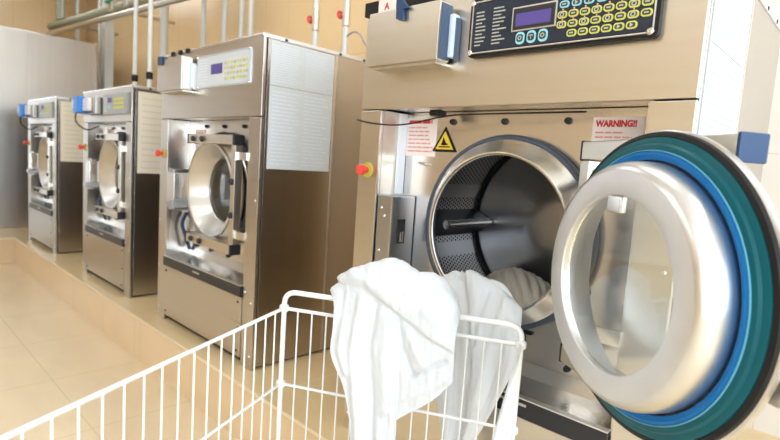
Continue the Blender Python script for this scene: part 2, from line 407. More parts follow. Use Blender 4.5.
def build_door(root, hx, hy, hz, angle, detail=True):
    C = 0.0                                # door centre on local x; inner side is +y
    seg = 128 if detail else 64
    # outer cover: flat flange, raised collar, funnel down to the glass
    d = MB().lathe([(.2685, .002), (.2735, -.001), (.2735, -.009), (.264, -.018), (.238, -.026), (.236, -.033), (.232, -.036), (.224, -.036),
                    (.218, -.032), (.175, .045), (.160, .058), (.160, .050)], (C, 0, 0), 'y', seg)
    door = d.build('door', 'door_steel', root); door.rotation_euler = (0, 0, angle)
    door.location = (hx + math.cos(angle)*-.289 - math.sin(angle)*.060, hy + math.sin(angle)*-.289 + math.cos(angle)*.060, hz)
    # inner side
    MB().lathe([(.2690, .001), (.2712, .003), (.2695, .009), (.2620, .0115), (.2590, .006)], (C, 0, 0), 'y', seg).build('black_seal', 'rubber', door)
    MB().lathe([(.2625, .002), (.2605, .012), (.2570, .0135), (.2500, .0150), (.2465, .0190), (.2420, .0200), (.2380, .0205), (.2370, .010)], (C, 0, 0), 'y', seg).build('teal_seal', 'teal', door)
    MB().lathe([(.2385, .018), (.2378, .0223), (.2368, .0226), (.2360, .0215)], (C, 0, 0), 'y', seg).build('seal_lip', 'line', door)
    MB().lathe([(.2358, .016), (.2350, .0220), (.2300, .0225), (.2255, .0195), (.2215, .0185), (.2205, .008)], (C, 0, 0), 'y', seg).build('blue_seal', 'blue', door)
    MB().lathe([(.2210, .010), (.2210, .014), (.2172, .014), (.2172, .010)], (C, 0, 0), 'y', seg).build('bowl_seam', 'rubber', door)
    MB().lathe([(.2172, .010), (.2175, .030), (.2165, .048), (.2130, .060), (.2075, .0685), (.2000, .0728), (.1990, .0731)], (C, 0, 0), 'y', seg).build('inner_bowl', 'bowl', door)
    MB().lathe([(.1990, .0731), (.1900, .0740), (.1640, .0738), (.1580, .0730), (.1563, .0700), (.1575, .060)], (C, 0, 0), 'y', seg).build('window_ring', 'alu', door)
    MB().lathe([(1e-4, .0600), (.1590, .0600), (.1590, .0540), (1e-4, .0540)], (C, 0, 0), 'y', seg).build('door_glass', 'glass', door)
    # square frame carrying the door from outside
    for sg in (1, -1):
        MB().box(C-.120, C+.312, -.088, -.037, sg*.245-.021, sg*.245+.021, .003).build('frame_bar', 'steel_front', door)
        for ex in (C-.127, C+.309):
            MB().box(ex, ex+(.008 if detail else .014), -.0895, -.0355, sg*.245-.0235, sg*.245+.0235, .003).build('end_cap', 'bluedark' if detail and ex < C else 'black', door)  # blue reflection painted onto the free-end caps of the open door
    MB().box(C+.283, C+.318, -.078, -.040, -.223, .223, .003).build('frame_post', 'steel_front', door)
    for z in (-.09, .06): MB().lathe([(1e-4, -.090), (.011, -.090), (.015, -.086), (.015, -.078)], (C+.300, 0, z), 'y', 12).build('bolt', 'black', door)
    for x in (-.06, .03):
        for z in (.245, -.245): MB().lathe([(1e-4, -.100), (.010, -.100), (.014, -.096), (.014, -.088)], (C+x, 0, z), 'y', 12).build('bolt', 'black', door)
    # latch on the free edge
    MB().box(-.300, -.262, -.05, -.015, -.105, -.07, .004).lathe([(1e-4, -.335), (.010, -.333), (.010, -.300), (.004, -.298)], (0, -.032, -.0875), 'x', 14).build('latch', 'steel_round', door)
    MB().box(-.262, -.225, -.115, -.020, -.108, -.070, .004).box(-.330, -.235, -.105, -.085, -.112, -.082, .005).build('door_handle', 'steel_lock', door)
    if detail:  # clips and slot holes round the window ring
        MB().box(C+.012-.02, C+.012+.02, .058, .072, .125, .155, .003).build('glass_clip', 'steel_round', door)
    return door

def washing_machine(xc, label, W, H, D, zp, door_angle=0, near=False, pale=True, blue=False, cy_=.016):
    hw = W/2
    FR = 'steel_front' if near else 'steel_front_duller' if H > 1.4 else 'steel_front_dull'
    t = thing('washing_machine', label, 'washing machine', (xc, 0, ZP), 0, 'row of industrial washing machines')
    s = 1.0
    cw = .092
    # outer body
    b = MB()
    b.box(-hw, -hw+.012, .022, D, .012, H-.012, .002); b.box(hw-.012, hw, .022, D, .012, H-.012, .002)
    b.box(-hw+.012, hw-.012, D-.012, D, .012, H-.012); b.box(-hw, hw, .004, D, H-.012, H, .003)
    b.box(-hw+.012, hw-.012, .02, D-.012, .03, .045)
    b.build('cabinet', 'steel_side', t)
    nf = MB().box(-hw+.004, -hw+.03, .012, .024, .012, H-.012).box(hw-.03, hw-.004, .012, .024, .012, H-.012).box(-hw+.02, hw-.02, .03, D-.02, 0, .03)
    nf.box(-hw+.03, hw-.03, .017, .03, zp+.03, H-.012).build('inner_frame', 'dark', t)  # dark filler puts shade into the fascia groove and under the body
    # front fascia
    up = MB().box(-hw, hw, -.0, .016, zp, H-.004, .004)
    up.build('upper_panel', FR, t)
    MB().box(-hw+cw, hw-cw, .016, .135, zp+.002, zp+.012).build('soffit', 'steel_tray', t)
    for sg in (-1, 1):
        x0, x1 = (-hw, -hw+cw) if sg < 0 else (hw-cw, hw)
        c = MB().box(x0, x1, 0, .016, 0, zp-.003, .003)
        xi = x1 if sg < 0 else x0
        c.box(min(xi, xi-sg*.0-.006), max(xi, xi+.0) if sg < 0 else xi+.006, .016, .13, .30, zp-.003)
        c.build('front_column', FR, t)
    screws('screw', 'steel_round', t, [(-hw+.02, .06), (-hw+.02, .30), (-hw+.02, .55), (hw-.02, .06), (hw-.02, .30), (hw-.072, .34), (hw-.02, .75)], 0)
    # recessed face plate with round opening
    cx, cz, R = cy_, .768 if H > 1.4 else .762, .2765
    x0, x1, z0, z1 = -hw+cw, hw-cw, .40, zp
    p = MB(); bm = p.bm; n = 96; inner = []; outr = []
    angs = sorted([2*PI*i/n for i in range(n)] + [math.atan2(zz-cz, xx-cx) % (2*PI) for xx in (x0, x1) for zz in (z0, z1)])
    for a in angs:
        ca, sa = math.cos(a), math.sin(a)
        k = min(((x1-cx)/ca if ca > 1e-9 else (x0-cx)/ca if ca < -1e-9 else 9e9), ((z1-cz)/sa if sa > 1e-9 else (z0-cz)/sa if sa < -1e-9 else 9e9))
        inner.append(bm.verts.new((cx+R*.95*ca, .12, cz+R*.95*sa))); outr.append(bm.verts.new((cx+k*ca, .12, cz+k*sa)))
    for i in range(len(angs)):
        j = (i+1) % len(angs); bm.faces.new((inner[i], inner[j], outr[j], outr[i]))
    p.build('face_plate', 'steel_plate', t)
    screws('bolt', 'black', t, [(-.205, zp-.03), (-.019, zp-.03), (.173, zp-.03), (-.28, .43), (-.12, .43), (.06, .43), (.24, .43), (.36, .43)], .12, .010, .012)
    # tub ring, gasket and drum
    MB().lathe([(.265, .12), (.2765, .112), (.279, .094), (.275, .084), (.268, .082), (.262, .086), (.258, .095)], (cx, 0, cz), 'y', 112).build('gasket', 'gasket', t)
    MB().lathe([(.268, .10), (.266, .0845), (.262, .081), (.252, .074), (.232, .050), (.2275, .046), (.2235, .047), (.2225, .052), (.2235, .057)], (cx, 0, cz), 'y', 112).build('tub_ring', 'steel_round', t)
    MB().lathe([(.2226, .056), (.2210, .051), (.2190, .053), (.2195, .058), (.2226, .059)], (cx, 0, cz), 'y', 96).build('opening_rim', 'alu', t)
    Rd, Y0, Y1 = .292, .130, .39
    drm = MB(); n = 160; rr = []
    for y in [Y0 + (Y1-Y0)*k/8 for k in range(9)]:
        rr.append([drm.bm.verts.new((cx+Rd*math.cos(2*PI*i/n), y, cz+Rd*math.sin(2*PI*i/n))) for i in range(n)])
    uvl = drm.bm.loops.layers.uv.new('UVMap')
    for k in range(8):
        for i in range(n):
            j = (i+1) % n; f = drm.bm.faces.new((rr[k][i], rr[k][j], rr[k+1][j], rr[k+1][i]))
            for lp, (uu, vv) in zip(f.loops, ((i/n, k/8), ((i+1)/n, k/8), ((i+1)/n, (k+1)/8), (i/n, (k+1)/8))): lp[uvl].uv = (uu, vv)
    drm.build('drum', 'perf', t)
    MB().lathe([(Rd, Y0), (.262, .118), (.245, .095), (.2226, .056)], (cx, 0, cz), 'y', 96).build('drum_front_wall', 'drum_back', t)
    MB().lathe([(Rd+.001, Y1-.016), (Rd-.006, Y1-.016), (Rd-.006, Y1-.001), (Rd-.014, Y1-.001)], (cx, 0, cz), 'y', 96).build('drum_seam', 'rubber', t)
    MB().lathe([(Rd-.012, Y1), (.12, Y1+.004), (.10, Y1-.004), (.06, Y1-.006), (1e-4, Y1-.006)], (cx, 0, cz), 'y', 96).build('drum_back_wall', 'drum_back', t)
    if near:
        for k, a in enumerate((182, 302, 62)):
            a = math.radians(a); ca, sa = math.cos(a), math.sin(a)
            lf = MB(); rr2 = Rd-.012
            px_, pz_ = cx+ca*(rr2-.048), cz+sa*(rr2-.048)
            lt = MB().tube([(px_, Y0+.01, pz_), (px_, Y1-.004, pz_)], .0145, 16)
            tx, tz = -sa, ca
            o1 = (cx+ca*(Rd-.004), cz+sa*(Rd-.004))
            q = [(px_+tx*.019, Y0+.012, pz_+tz*.013), (px_-tx*.013, Y0+.012, pz_-tz*.013), (o1[0]-tx*.045, Y0+.012, o1[1]-tz*.045), (o1[0]+tx*.045, Y0+.012, o1[1]+tz*.045)]
            lf.poly(q, (0, Y1-Y0-.018, 0)); lf = lf.build('drum_lifter', 'drum_back', t); lt.build('lifter_tube', 'steel_round', lf)
    # overflow tray, black strip and lower panel
    g = MB()
    g.poly([(-hw+cw, .005, .363), (-hw+cw, .11, .372), (-hw+cw, .12, .41), (-hw+cw, .126, .41), (-hw+cw, .126, .36), (-hw+cw, .005, .352)], (W-2*cw, 0, 0))
    g.build('gutter', 'steel_tray', t)
    MB().box(-hw+cw+.002, hw-cw-.002, -.012, .006, .312, .362, .003).build('black_strip', 'black', t)
    MB().box(-hw+cw+.002, hw-cw-.002, -.013, .007, .362, .3665, .001).build('strip_edge', 'alu', t)
    if not near: MB().box(-.05, .02, -.0135, -.012, .338, .346).build('maker_plate', 'bezel', t)
    else: MB().box(.12, .20, -.0135, -.012, .345, .352).build('maker_plate', 'bezel', t)
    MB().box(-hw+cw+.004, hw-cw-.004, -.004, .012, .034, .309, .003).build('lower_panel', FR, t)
    screws('screw', 'black', t, [(-hw+cw+.03, .06), (hw-cw-.03, .06), (-hw+cw+.03, .285), (hw-cw-.03, .285), (hw-cw-.02, .17)], -.004)
    for x in (-hw+.06, hw-.06):
        for y in (.06, D-.1): MB().box(x-.04, x+.04, y-.03, y+.03, 0, .032, .004).build('foot', 'steel_round', t)
    # lock housing on the left of the door
    lx0, lx1 = -hw+cw+.006, -hw+cw+.068
    lk = MB().box(lx0, lx1+.004, .004, .118, .52 if near else .62, .842, .006)
    lk.build('lock_housing', 'steel_lock', t)
    screws('screw', 'steel_round', t, [(lx0+.02, .80), (lx0+.035, .775), (lx0+.02, .66)], .004, .006)
    MB().box(lx1+.0035, lx1+.0065, .036, .072, .685, .765, .001).build('latch_slot', 'dark', t)
    MB().box(lx1+.006, lx1+.012, .046, .06, .69, .725, .002).build('latch_tongue', 'steel_round', t)
    if not near:  # closed door: bolt arm reaches over to the door
        MB().box(lx1, lx1+.09, -.03, .07, .64, .825, .006).build('bolt_housing', 'steel_round', t)
        MB().tube(fillet([(-hw+cw+.03, .10, .60), (-hw+cw+.035, .07, .54), (-hw+cw+.06, .09, .46), (-hw+cw+.06, .11, .40)], .03), .010, 10).build('blue_hose', 'bluedark', t)
    else:
        MB().box(-hw+cw+.0005, -hw+cw+.012, .085, .118, .845, zp-.004, .001).build('side_strip', 'sheet', t)
    # hinge brackets on the right column side
    hz = cz
    for z in (.165, -.185):
        hb_ = MB().box(.318, hw-cw+.004, -.008, .008, hz+z-.018, hz+z+.018, .002)
        hb_.lathe([(1e-4, hz+z-.03), (.013, hz+z-.03), (.015, hz+z-.027), (.015, hz+z+.027), (.013, hz+z+.03), (1e-4, hz+z+.03)], (.318, 0, 0), 'z', 16).build('hinge', 'steel_round', t)
    build_door(t, .305, 0.0, hz-.010, door_angle, near)
    # emergency stop
    ez = .918
    MB().cyl((-hw+.048, -.006, ez), .025, .006, 'y', 28, .001).build('stop_disc', 'yel2', t)
    es = MB().lathe([(.0001, -.044), (.011, -.044), (.017, -.040), (.0185, -.033), (.0175, -.027), (.012, -.025), (.010, -.006)], (-hw+.048, 0, ez), 'y', 28)
    es.build('stop_button', 'red', t)
    # side instruction films
    for sd in (1,):
        xs = hw
        if H > 1.4:
            for z0, z1, rows in ((1.2395, H-.018, 15), (.888, 1.2375, 20)):
                sh = MB().box(xs, xs+.0012, .036, .375, z0, z1).build('instruction_film', 'sheetn' if near else 'sheetg', t)
                rnd = random.Random(3 + int(z0*100))
                dashes(MB(), .05, .20, z0+.015, z1-.015, xs+.0012, rows, rnd, .28, .12, .3, 'y').build('print', 'inkn' if near else 'ink', sh)
                dashes(MB(), .215, .36, z0+.015, z1-.015, xs+.0012, rows, rnd, .28, .12, .3, 'y').build('print', 'inkn' if near else 'ink', sh)
        else:
            sh = MB().box(xs, xs+.0012, .036, D-.05, .785, H-.03).build('instruction_film', 'sheetb', t)
            dashes(MB(), .06, D-.10, .80, H-.05, xs+.0012, 12, random.Random(5), .2, .3, .6, 'y').build('print', 'inkb', sh)
    MB().box(hw, hw+.0015, .385, .395, .02, H-.015).build('side_seam', FR, t)
    # top edge clips
    for y in (.10, .40, .55, .7): MB().box(hw-.01, hw+.006, y, y+.014, H-.012, H-.001, .002).build('edge_clip', 'rubber', t)
    MB().box(hw-.006, hw+.004, .01, D, H-.014, H+.003, .002).build('top_trim', 'alu', t)
    MB().box(-hw, hw, -.003, .01, H-.008, H+.004, .002).build('front_trim', 'steel_round', t)

    # ---------------- control panel
    kz1 = H-.045 if H > 1.4 else H-.04
    kz0 = 1.243 if H > 1.4 else 1.142
    kx0, kx1 = -.070, .415
    if not H > 1.4: kx0, kx1 = .0, .42
    if near:
        cp = MB(); rounded(cp, (kx0+kx1)/2, (kz0+kz1)/2, kx1-kx0, kz1-kz0, .012, -.018, 0); cp = cp.build('control_panel', 'rubber', t)
        fr = MB()
        e = .008
        for (a, b_, c, d_) in ((kx0+e, kx1-e, kz0+e, kz0+e+.004), (kx0+e, kx1-e, kz1-e-.004, kz1-e), (kx0+e, kx0+e+.004, kz0+e, kz1-e), (kx1-e-.004, kx1-e, kz0+e, kz1-e)):
            fr.box(a, b_, -.0215, -.017, c, d_, .001)
        fr.build('panel_border', 'bezel', cp)
        MB().box(kx0+.014, kx1-.014, -.0205, -.0175, kz0+.014, kz1-.014).build('panel_face', 'panelblack', cp)
        for x in (kx0+.010, kx1-.014):
            for z in (kz0+.012, kz1-.012): MB().lathe([(1e-4, -.027), (.005, -.027), (.008, -.024), (.008, -.018)], (x, 0, z), 'y', 14).build('corner_screw', 'steel_round', cp)
        # display
        dp = MB().box(.063, .184, -.0225, -.0205, 1.294, 1.354, .001).build('display', 'bezel', cp)
        MB().box(.067, .180, -.0232, -.0222, 1.298, 1.350).build('display_glass', 'black', dp)
        MB().box(.075, .170, -.0238, -.0230, 1.306, 1.337).build('display_window', 'lcd', dp)
        # keys on their regular grid
        def key(x, z, w_, h_, rim, sym=0):
            k = MB(); rounded(k, x, z, w_, h_, min(w_, h_)*.42, -.0235, -.0205); k = k.build('key', rim, cp)
            k2 = MB(); rounded(k2, x, z, w_*.72, h_*.62, min(w_, h_)*.27, -.0245, -.0232); k2.build('key_face', 'keyb', k)
            k3 = MB()
            if sym == 0:
                k3.box(x-w_*.20, x+w_*.20, -.0250, -.0244, z-h_*.10, z+h_*.10)
            elif sym == 1:
                k3.poly([(x-.003, -.0244, z-.005), (x+.004, -.0244, z), (x-.003, -.0244, z+.005)], (0, -.0006, 0))
            elif sym == 2:
                k3.box(x-.006, x+.006, -.0250, -.0244, z+.002, z+.004); k3.box(x-.001, x+.001, -.0250, -.0244, z-.006, z+.006)
            else:
                k3.lathe([(.003, -.0250), (.0055, -.0250), (.0055, -.0244), (.003, -.0244)], (x, 0, z), 'y', 16)
            k3.build('key_symbol', 'keyi', k)
        for i in range(4): key(.202+.0295*i, 1.341, .023, .016, 'keyc', (0, 1, 2, 3)[i])
        for i in range(4): key(.202+.0295*(i+4), 1.341, .023, .016, 'keyy', 0)
        for i in range(8): key(.199+.0272*i, 1.3175, .0235, .0165, 'keyy', 0 if i % 3 else 3)
        for i in range(8): key(.199+.0272*i, 1.2950, .0235, .0165, 'keyy', 0 if i % 2 else 3)
        for i in range(6): key(.226+.0270*i, 1.2730, .0235, .0165, 'keyy', 0 if i < 4 else 1)
        for i in range(3): key(.091+.031*i, 1.2765, .024, .030, 'keyc', 3 if i != 1 else 2)
        # red dots above the yellow rows
        rd = MB()
        for i in range(7): rd.lathe([(1e-4, -.0215), (.0022, -.0215), (.0022, -.0205)], (.199+.0272*i, 0, 1.3295), 'y', 10); rd.lathe([(1e-4, -.0215), (.0018, -.0215), (.0018, -.0205)], (.199+.0272*i, 0, 1.3065), 'y', 10)
        rd.build('indicator', 'pinkink', cp)
        rnd = random.Random(11)
        dashes(MB(), -.048, -.016, 1.268, 1.362, -.0206, 10, rnd, .35, .25, .6, ragged=.5).build('printed_list', 'keyi', cp)
        dashes(MB(), .005, .046, 1.268, 1.366, -.0206, 11, rnd, .35, .25, .6, ragged=.5).build('printed_list', 'keyi', cp)
    elif pale:
        cp = MB(); rounded(cp, (kx0+kx1)/2, (kz0+kz1)/2, kx1-kx0, kz1-kz0, .01, -.016, 0); cp = cp.build('control_panel', 'panelpale', t); cp.location = (0, .009, 0)
        bd = MB(); e = .004
        for (a, b_, c, d_) in ((kx0+e, kx1-e, kz0+e, kz0+e+.003), (kx0+e, kx1-e, kz1-e-.003, kz1-e), (kx0+e, kx0+e+.003, kz0+e, kz1-e), (kx1-e-.003, kx1-e, kz0+e, kz1-e)):
            bd.box(a, b_, -.018, -.015, c, d_)
        bd.build('panel_border', 'bezel', cp)
        MB().box(.07, .175, -.0172, -.0158, 1.302, 1.348).build('display', 'lcd', cp)
        for r in range(4):
            for i in range(8):
                kk = MB(); rounded(kk, .205+.0262*i, 1.345-.0235*r, .018, .013, .005, -.0175, -.0158, 3); kk.build('key', 'keyy' if (i+r) % 3 else 'keyi', cp)
        dashes(MB(), -.05, .04, 1.262, 1.38, -.0161, 9, random.Random(4), .3, .2, .4).build('printed_list', 'ink', cp)
        for x in (kx0+.006, kx1-.006):
            for z in (kz0+.006, kz1-.006): MB().lathe([(1e-4, -.022), (.005, -.022), (.007, -.016)], (x, 0, z), 'y', 12).build('corner_screw', 'steel_round', cp)
    else:
        cp = MB(); rounded(cp, (kx0+kx1)/2, (kz0+kz1)/2, kx1-kx0, kz1-kz0, .008, -.014, 0); cp = cp.build('control_panel', 'panelgrey', t)
        MB().box(kx0+.09, kx0+.16, -.0155, -.0135, kz0+.075, kz0+.105).build('display', 'lcd', cp)
        kk = MB()
        for i in range(2): rounded(kk, kx0+.105+.035*i, kz0+.045, .026, .022, .006, -.0155, -.0135, 3)
        kk.build('function_keys', 'keyc', cp)
        kk = MB()
        for r in range(3):
            for i in range(6): rounded(kk, kx0+.205+.031*i, kz1-.035-.026*r, .026, .018, .006, -.0155, -.0135, 3)
        kk.build('keypad', 'lcdy' if False else 'keyy', cp)
        dashes(MB(), kx0+.02, kx0+.075, kz0+.015, kz1-.015, -.0141, 7, random.Random(9), .4, .2, .5).build('printed_list', 'ink', cp)
    # ---------------- detergent dispenser
    if H > 1.4:
        dx0, dx1, dz0, dz1 = -.415, -.136, 1.236, 1.396
        if not near: dx0, dx1 = -.39, -.105
        dd = MB().box(dx0, dx1, -.07, -.014, dz0, dz1, .004).build('dispenser', FR, t)
        MB().box(dx0+.02, dx1-.01, -.060, .0, dz0-.008, dz0).build('dispenser_base', 'pipes', dd)
        MB().box(dx1, dx1+.003, -.062, -.016, dz0+.006, dz1-.006, .001).build('side_cover', 'slate' if near else 'whitep', dd)
        MB().box(dx1+.003, dx1+.020, -.030, -.001, dz0+.012, dz1-.030, .004).build('paper_holder', 'paper', dd)
        MB().box(dx1+.020, dx1+.025, -.022, -.001, dz0+.004, dz1-.040, .002).build('paper_clip', 'slate' if near else 'whitep', dd)
        hx_ = (dx0+dx1)/2-.0 if near else dx0+.05
        hk = MB()
        if near:
            hk.poly([(hx_-.012, -.072, dz1-.035), (hx_+.016, -.072, dz1-.040), (hx_+.013, -.072, dz1-.010), (hx_+.034, -.072, dz1-.010), (hx_+.004, -.072, dz1+.022), (hx_-.012, -.072, dz1+.020)], (0, -.012, 0))
        else:
            hk.box(hx_-.02, hx_+.02, -.082, -.070, dz1-.03, dz1+.01, .004); hk.box(hx_-.02, hx_+.02, -.082, -.03, dz1, dz1+.012, .003)
        hk.build('blue_hook', 'bluedark', dd)
        # top edge strip
        if near:
            sp = MB().box(-.49, -.20, -.022, -.001, H-.032, H+.012, .002).build('top_strip', 'rubber', t)
            MB().box(-.425, -.35, -.0235, -.0215, H-.030, H+.010).build('strip_label', 'label', sp)
            text('A', .030, (-.398, -.0240, H-.022), 'redink', sp, .0008)
        else:
            for k in range(3): MB().box(-.37+.085*k, -.34+.085*k, -.010, -.001, H-.014, H+.007, .002).build('top_clip', 'rubber', t)
    else:
        dd = MB().box(-.36, -.03, -.05, -.012, 1.145, 1.258, .004).build('dispenser', FR, t)
        MB().box(-.235, -.10, -.075, -.05, 1.165, 1.250, .006).build('white_box', 'whitep', dd)
        bb = MB().box(-.345, -.215, -.105, -.05, 1.150, 1.262, .012).build('blue_case', 'bluecase', dd)
        MB().box(-.335, -.31, -.1075, -.104, 1.18, 1.235, .001).build('case_window', 'paper', bb)
        MB().tube(fillet([(-.33, -.08, 1.17), (-.34, -.09, 1.09), (-.28, -.03, 1.03), (-.20, .02, 1.07)], .05), .005, 8).build('black_cable', 'rubber', bb)
    # ---------------- labels on the face plate
    if near:
        yl = .1195
        s1 = MB().box(-.428+.02, -.300+.02, yl-.0012, yl, .975, 1.10).build('warning_label', 'label', t)
        s1.location = (.012, 0, 0)
        rnd = random.Random(2)
        dashes(MB(), -.40, -.29, 1.080, 1.094, yl-.0012, 1, rnd, .8, .3, .5, ragged=.1).build('print', 'redink', s1)
        dashes(MB(), -.40, -.29, .985, 1.075, yl-.0012, 7, rnd, .38, .10, .3).build('print', 'pinkink', s1)
        tr = MB().poly([(-.312, yl, .992), (-.212, yl, .992), (-.262, yl, 1.072)], (0, -.0012, 0)); tr = tr.build('warning_triangle', 'rubber', t); tr.location = (.030, 0, 0)
        MB().poly([(-.298, yl-.0012, 1.000), (-.226, yl-.0012, 1.000), (-.262, yl-.0012, 1.057)], (0, -.0008, 0)).build('triangle_face', 'yellow', tr)
        pg = MB()
        pg.box(-.284, -.240, yl-.0028, yl-.002, 1.006, 1.010)
        pg.poly([(-.276, yl-.002, 1.014), (-.262, yl-.002, 1.012), (-.246, yl-.002, 1.016), (-.256, yl-.002, 1.020), (-.262, yl-.002, 1.030), (-.268, yl-.002, 1.038), (-.271, yl-.002, 1.024)], (0, -.0008, 0))
        pg.build('triangle_symbol', 'rubber', tr)
        s2 = MB().box(.236, .362, yl-.0012, yl, 1.010, 1.094).build('warning_label', 'label', t)
        s2.location = (.004, 0, 0)
        text('WARNING!!', .0215, (.244, yl-.0018, 1.071), 'redink', s2, .0011, sx=.86)
        dashes(MB(), .244, .340, 1.015, 1.062, yl-.0012, 4, rnd, .38, .12, .25, ragged=.35).build('print', 'pinkink', s2)
        # black cable sagging across the upper edge of the recess
        MB().tube(fillet([(-.515, -.004, 1.083), (-.46, -.010, 1.073), (-.41, -.008, 1.068), (-.35, .0, 1.064), (-.28, .0, 1.068), (-.19, -.002, 1.083), (-.12, .002, 1.093), (.0, .01, 1.095), (.25, .05, 1.10)], .05, 5), .0024, 8).build('black_cable', 'rubber', t)
        MB().box(-.225, -.185, .02, .06, zp-.022, zp-.003, .006).build('cable_clamp', 'rubber', t)
        MB().tube([(-.335, .118, .953), (-.335, .105, .953), (-.315, .10, .951), (-.297, .105, .949), (-.297, .118, .949)], .004, 8).build('small_handle', 'steel_round', t)
        # drain bracket and tub seam low on the plate
        MB().box(.10, .108, .112, .119, .44, .50).box(.108, .13, .112, .119, .492, .50).build('plate_bracket', 'rubber', t)
    else:
        s1 = MB().box(-.33, -.21, .1185, .1197, .93, 1.06).build('warning_label', 'label', t)
        dashes(MB(), -.32, -.22, .94, 1.05, .1185, 6, random.Random(6), .4, .1, .3).build('print', 'pinkink', s1)
    return t

A145 = math.radians(145)
washing_machine(-.805, 'nearest large steel washing machine with its round door wide open', 1.0, 1.44, .84, 1.116, A145, True)
washing_machine(-2.42, 'large steel washing machine with closed round door and pale control panel', 1.0, 1.44, .84, 1.105, 0)
washing_machine(-3.81, 'smaller steel washing machine with a blue box, middle of the three closed ones', .93, 1.31, .86, 1.095, 0, pale=False, blue=True)
washing_machine(-5.475, 'farthest steel washing machine with a blue box, beside the tall steel cabinet', .94, 1.31, .86, 1.095, 0, pale=False, blue=True)

# ------------------------------------------------------------------ tall steel cabinet at the far left
t = thing('steel_cabinet', 'tall wide stainless steel cabinet at the far left end of the plinth', 'cabinet', (-6.70, 0, ZP))
MB().box(-.9, 0, -3.2, .812, 0.0, 2.08, .006).build('cabinet_body', 'steel_cab', t)
MB().box(.0, .006, -3.19, .150, .012, 2.06, .002).build('front_sheet', 'steel_cab', t)
MB().box(.0, .006, .156, .800, .012, 2.06, .002).build('front_sheet', 'steel_cab', t)
MB().box(-.012, .012, .800, .822, 0, 2.085, .003).build('corner_post', 'steel_side', t)

# ------------------------------------------------------------------ pipes
def riser(x, y, z0, z1, r, label, mat='pipew', valve=None, boot=True, square=False, collar=None):
    t = thing('water_pipe', label, 'pipe', (x, y, z0), 0, 'vertical pipes behind the machines')
    if square: MB().box(-r, r, -r, r, 0, z1-z0, .004).build('duct', mat, t)
    else: MB().cyl((0, 0, 0), r, z1-z0, 'z', 18, .002).build('pipe', mat, t)
    if boot: MB().cyl((0, 0, 0), r*1.35, .055, 'z', 18, .004).build('connector', 'rubber', t)
    if collar: MB().cyl((0, 0, collar-z0), r*1.4, .05, 'z', 18, .004).build('connector', 'rubber', t)
    if valve:
        v = MB().cyl((0, 0, valve-z0-.06), r*1.35, .12, 'z', 16, .004).build('valve', 'pipes', t)
        MB().tube([(-.005, 0, valve-z0), (-.035, -.01, valve-z0)], .005, 8).build('valve_stem', 'pipes', v)
        MB().lathe([(.008, -.040), (.018, -.039), (.021, -.036), (.018, -.033), (.008, -.033)], (0, -.01, valve-z0), 'x', 12).build('valve_wheel', 'red', v)
    return t
H1 = ZP+1.31; H3 = ZP+1.44
yp = 1.0
riser(-8.10, 1.0, ZP, 3.2, .022, 'thin pale pipe rising above the steel cabinet', boot=False)
riser(-7.20, yp, ZP, 3.28, .020, 'thin pale pipe just right of the tall steel cabinet', boot=True)
riser(-6.92, yp, ZP, 3.28, .050, 'wide grey square duct right of the steel cabinet', 'pipew', boot=False, square=True)
riser(-5.32, yp, ZP, 3.28, .040, 'thick pale pipe directly left of the pale panel machine', 'pipew', boot=False)
riser(-4.50, yp, ZP, 3.28, .022, 'pale pipe just above the dispenser of the pale panel machine', boot=False)
riser(-4.13, yp, ZP, 3.28, .022, 'pale pipe above the pale panel machine, second from its dispenser', boot=False)
riser(-3.86, yp, ZP, 3.28, .019, 'left pipe of the close pair above the pale panel machine', boot=False)
riser(-3.72, yp, ZP, 3.28, .019, 'right pipe of the close pair above the pale panel machine', boot=False)
riser(-4.13, .30, H1, 3.2, .016, 'left thick pipe standing on the middle small machine', boot=False, collar=1.675)
riser(-3.86, .30, H1, 3.2, .016, 'right pipe standing on the middle small machine', boot=False, collar=1.675)
riser(-2.24, .50, H3, 3.2, .014, 'left pipe with a red valve wheel on the pale panel machine', boot=False, valve=1.91)
riser(-2.00, .50, H3, 3.2, .014, 'right pipe with a red valve wheel on the pale panel machine', boot=False, valve=1.90)
tag(MB().tube(fillet([(-1.987, .50, 1.795), (-1.945, .50, 1.812), (-1.895, .50, 1.80), (-1.872, .52, 1.74), (-1.872, .80, 1.70), (-1.872, 1.245, 1.70)], .03), .0045, 8).build('hose', 'grey'), 'thin curved dark hose beside the right red valve pipe', 'hose')

# pipe bundle running under the ceiling at the back left
def run_pipe(a, b, r, mat, label, valves=()):
    t = thing('overhead_pipe', label, 'pipe', a, 0, 'overhead pipe bundle')
    A, B = Vector(a), Vector(b)
    MB().tube([Vector((0, 0, 0)), B-A], r, 14).build('pipe', mat, t)
    for f in valves:
        p = (B-A)*f
        v = MB().box(p.x-.05, p.x+.05, p.y-.05, p.y+.05, p.z-.04, p.z+.05, .01).build('valve', 'pipes', t)
        MB().box(p.x-.10, p.x+.07, p.y-.07, p.y-.04, p.z+.045, p.z+.075, .008).build('valve_lever', 'green', v)
    return t

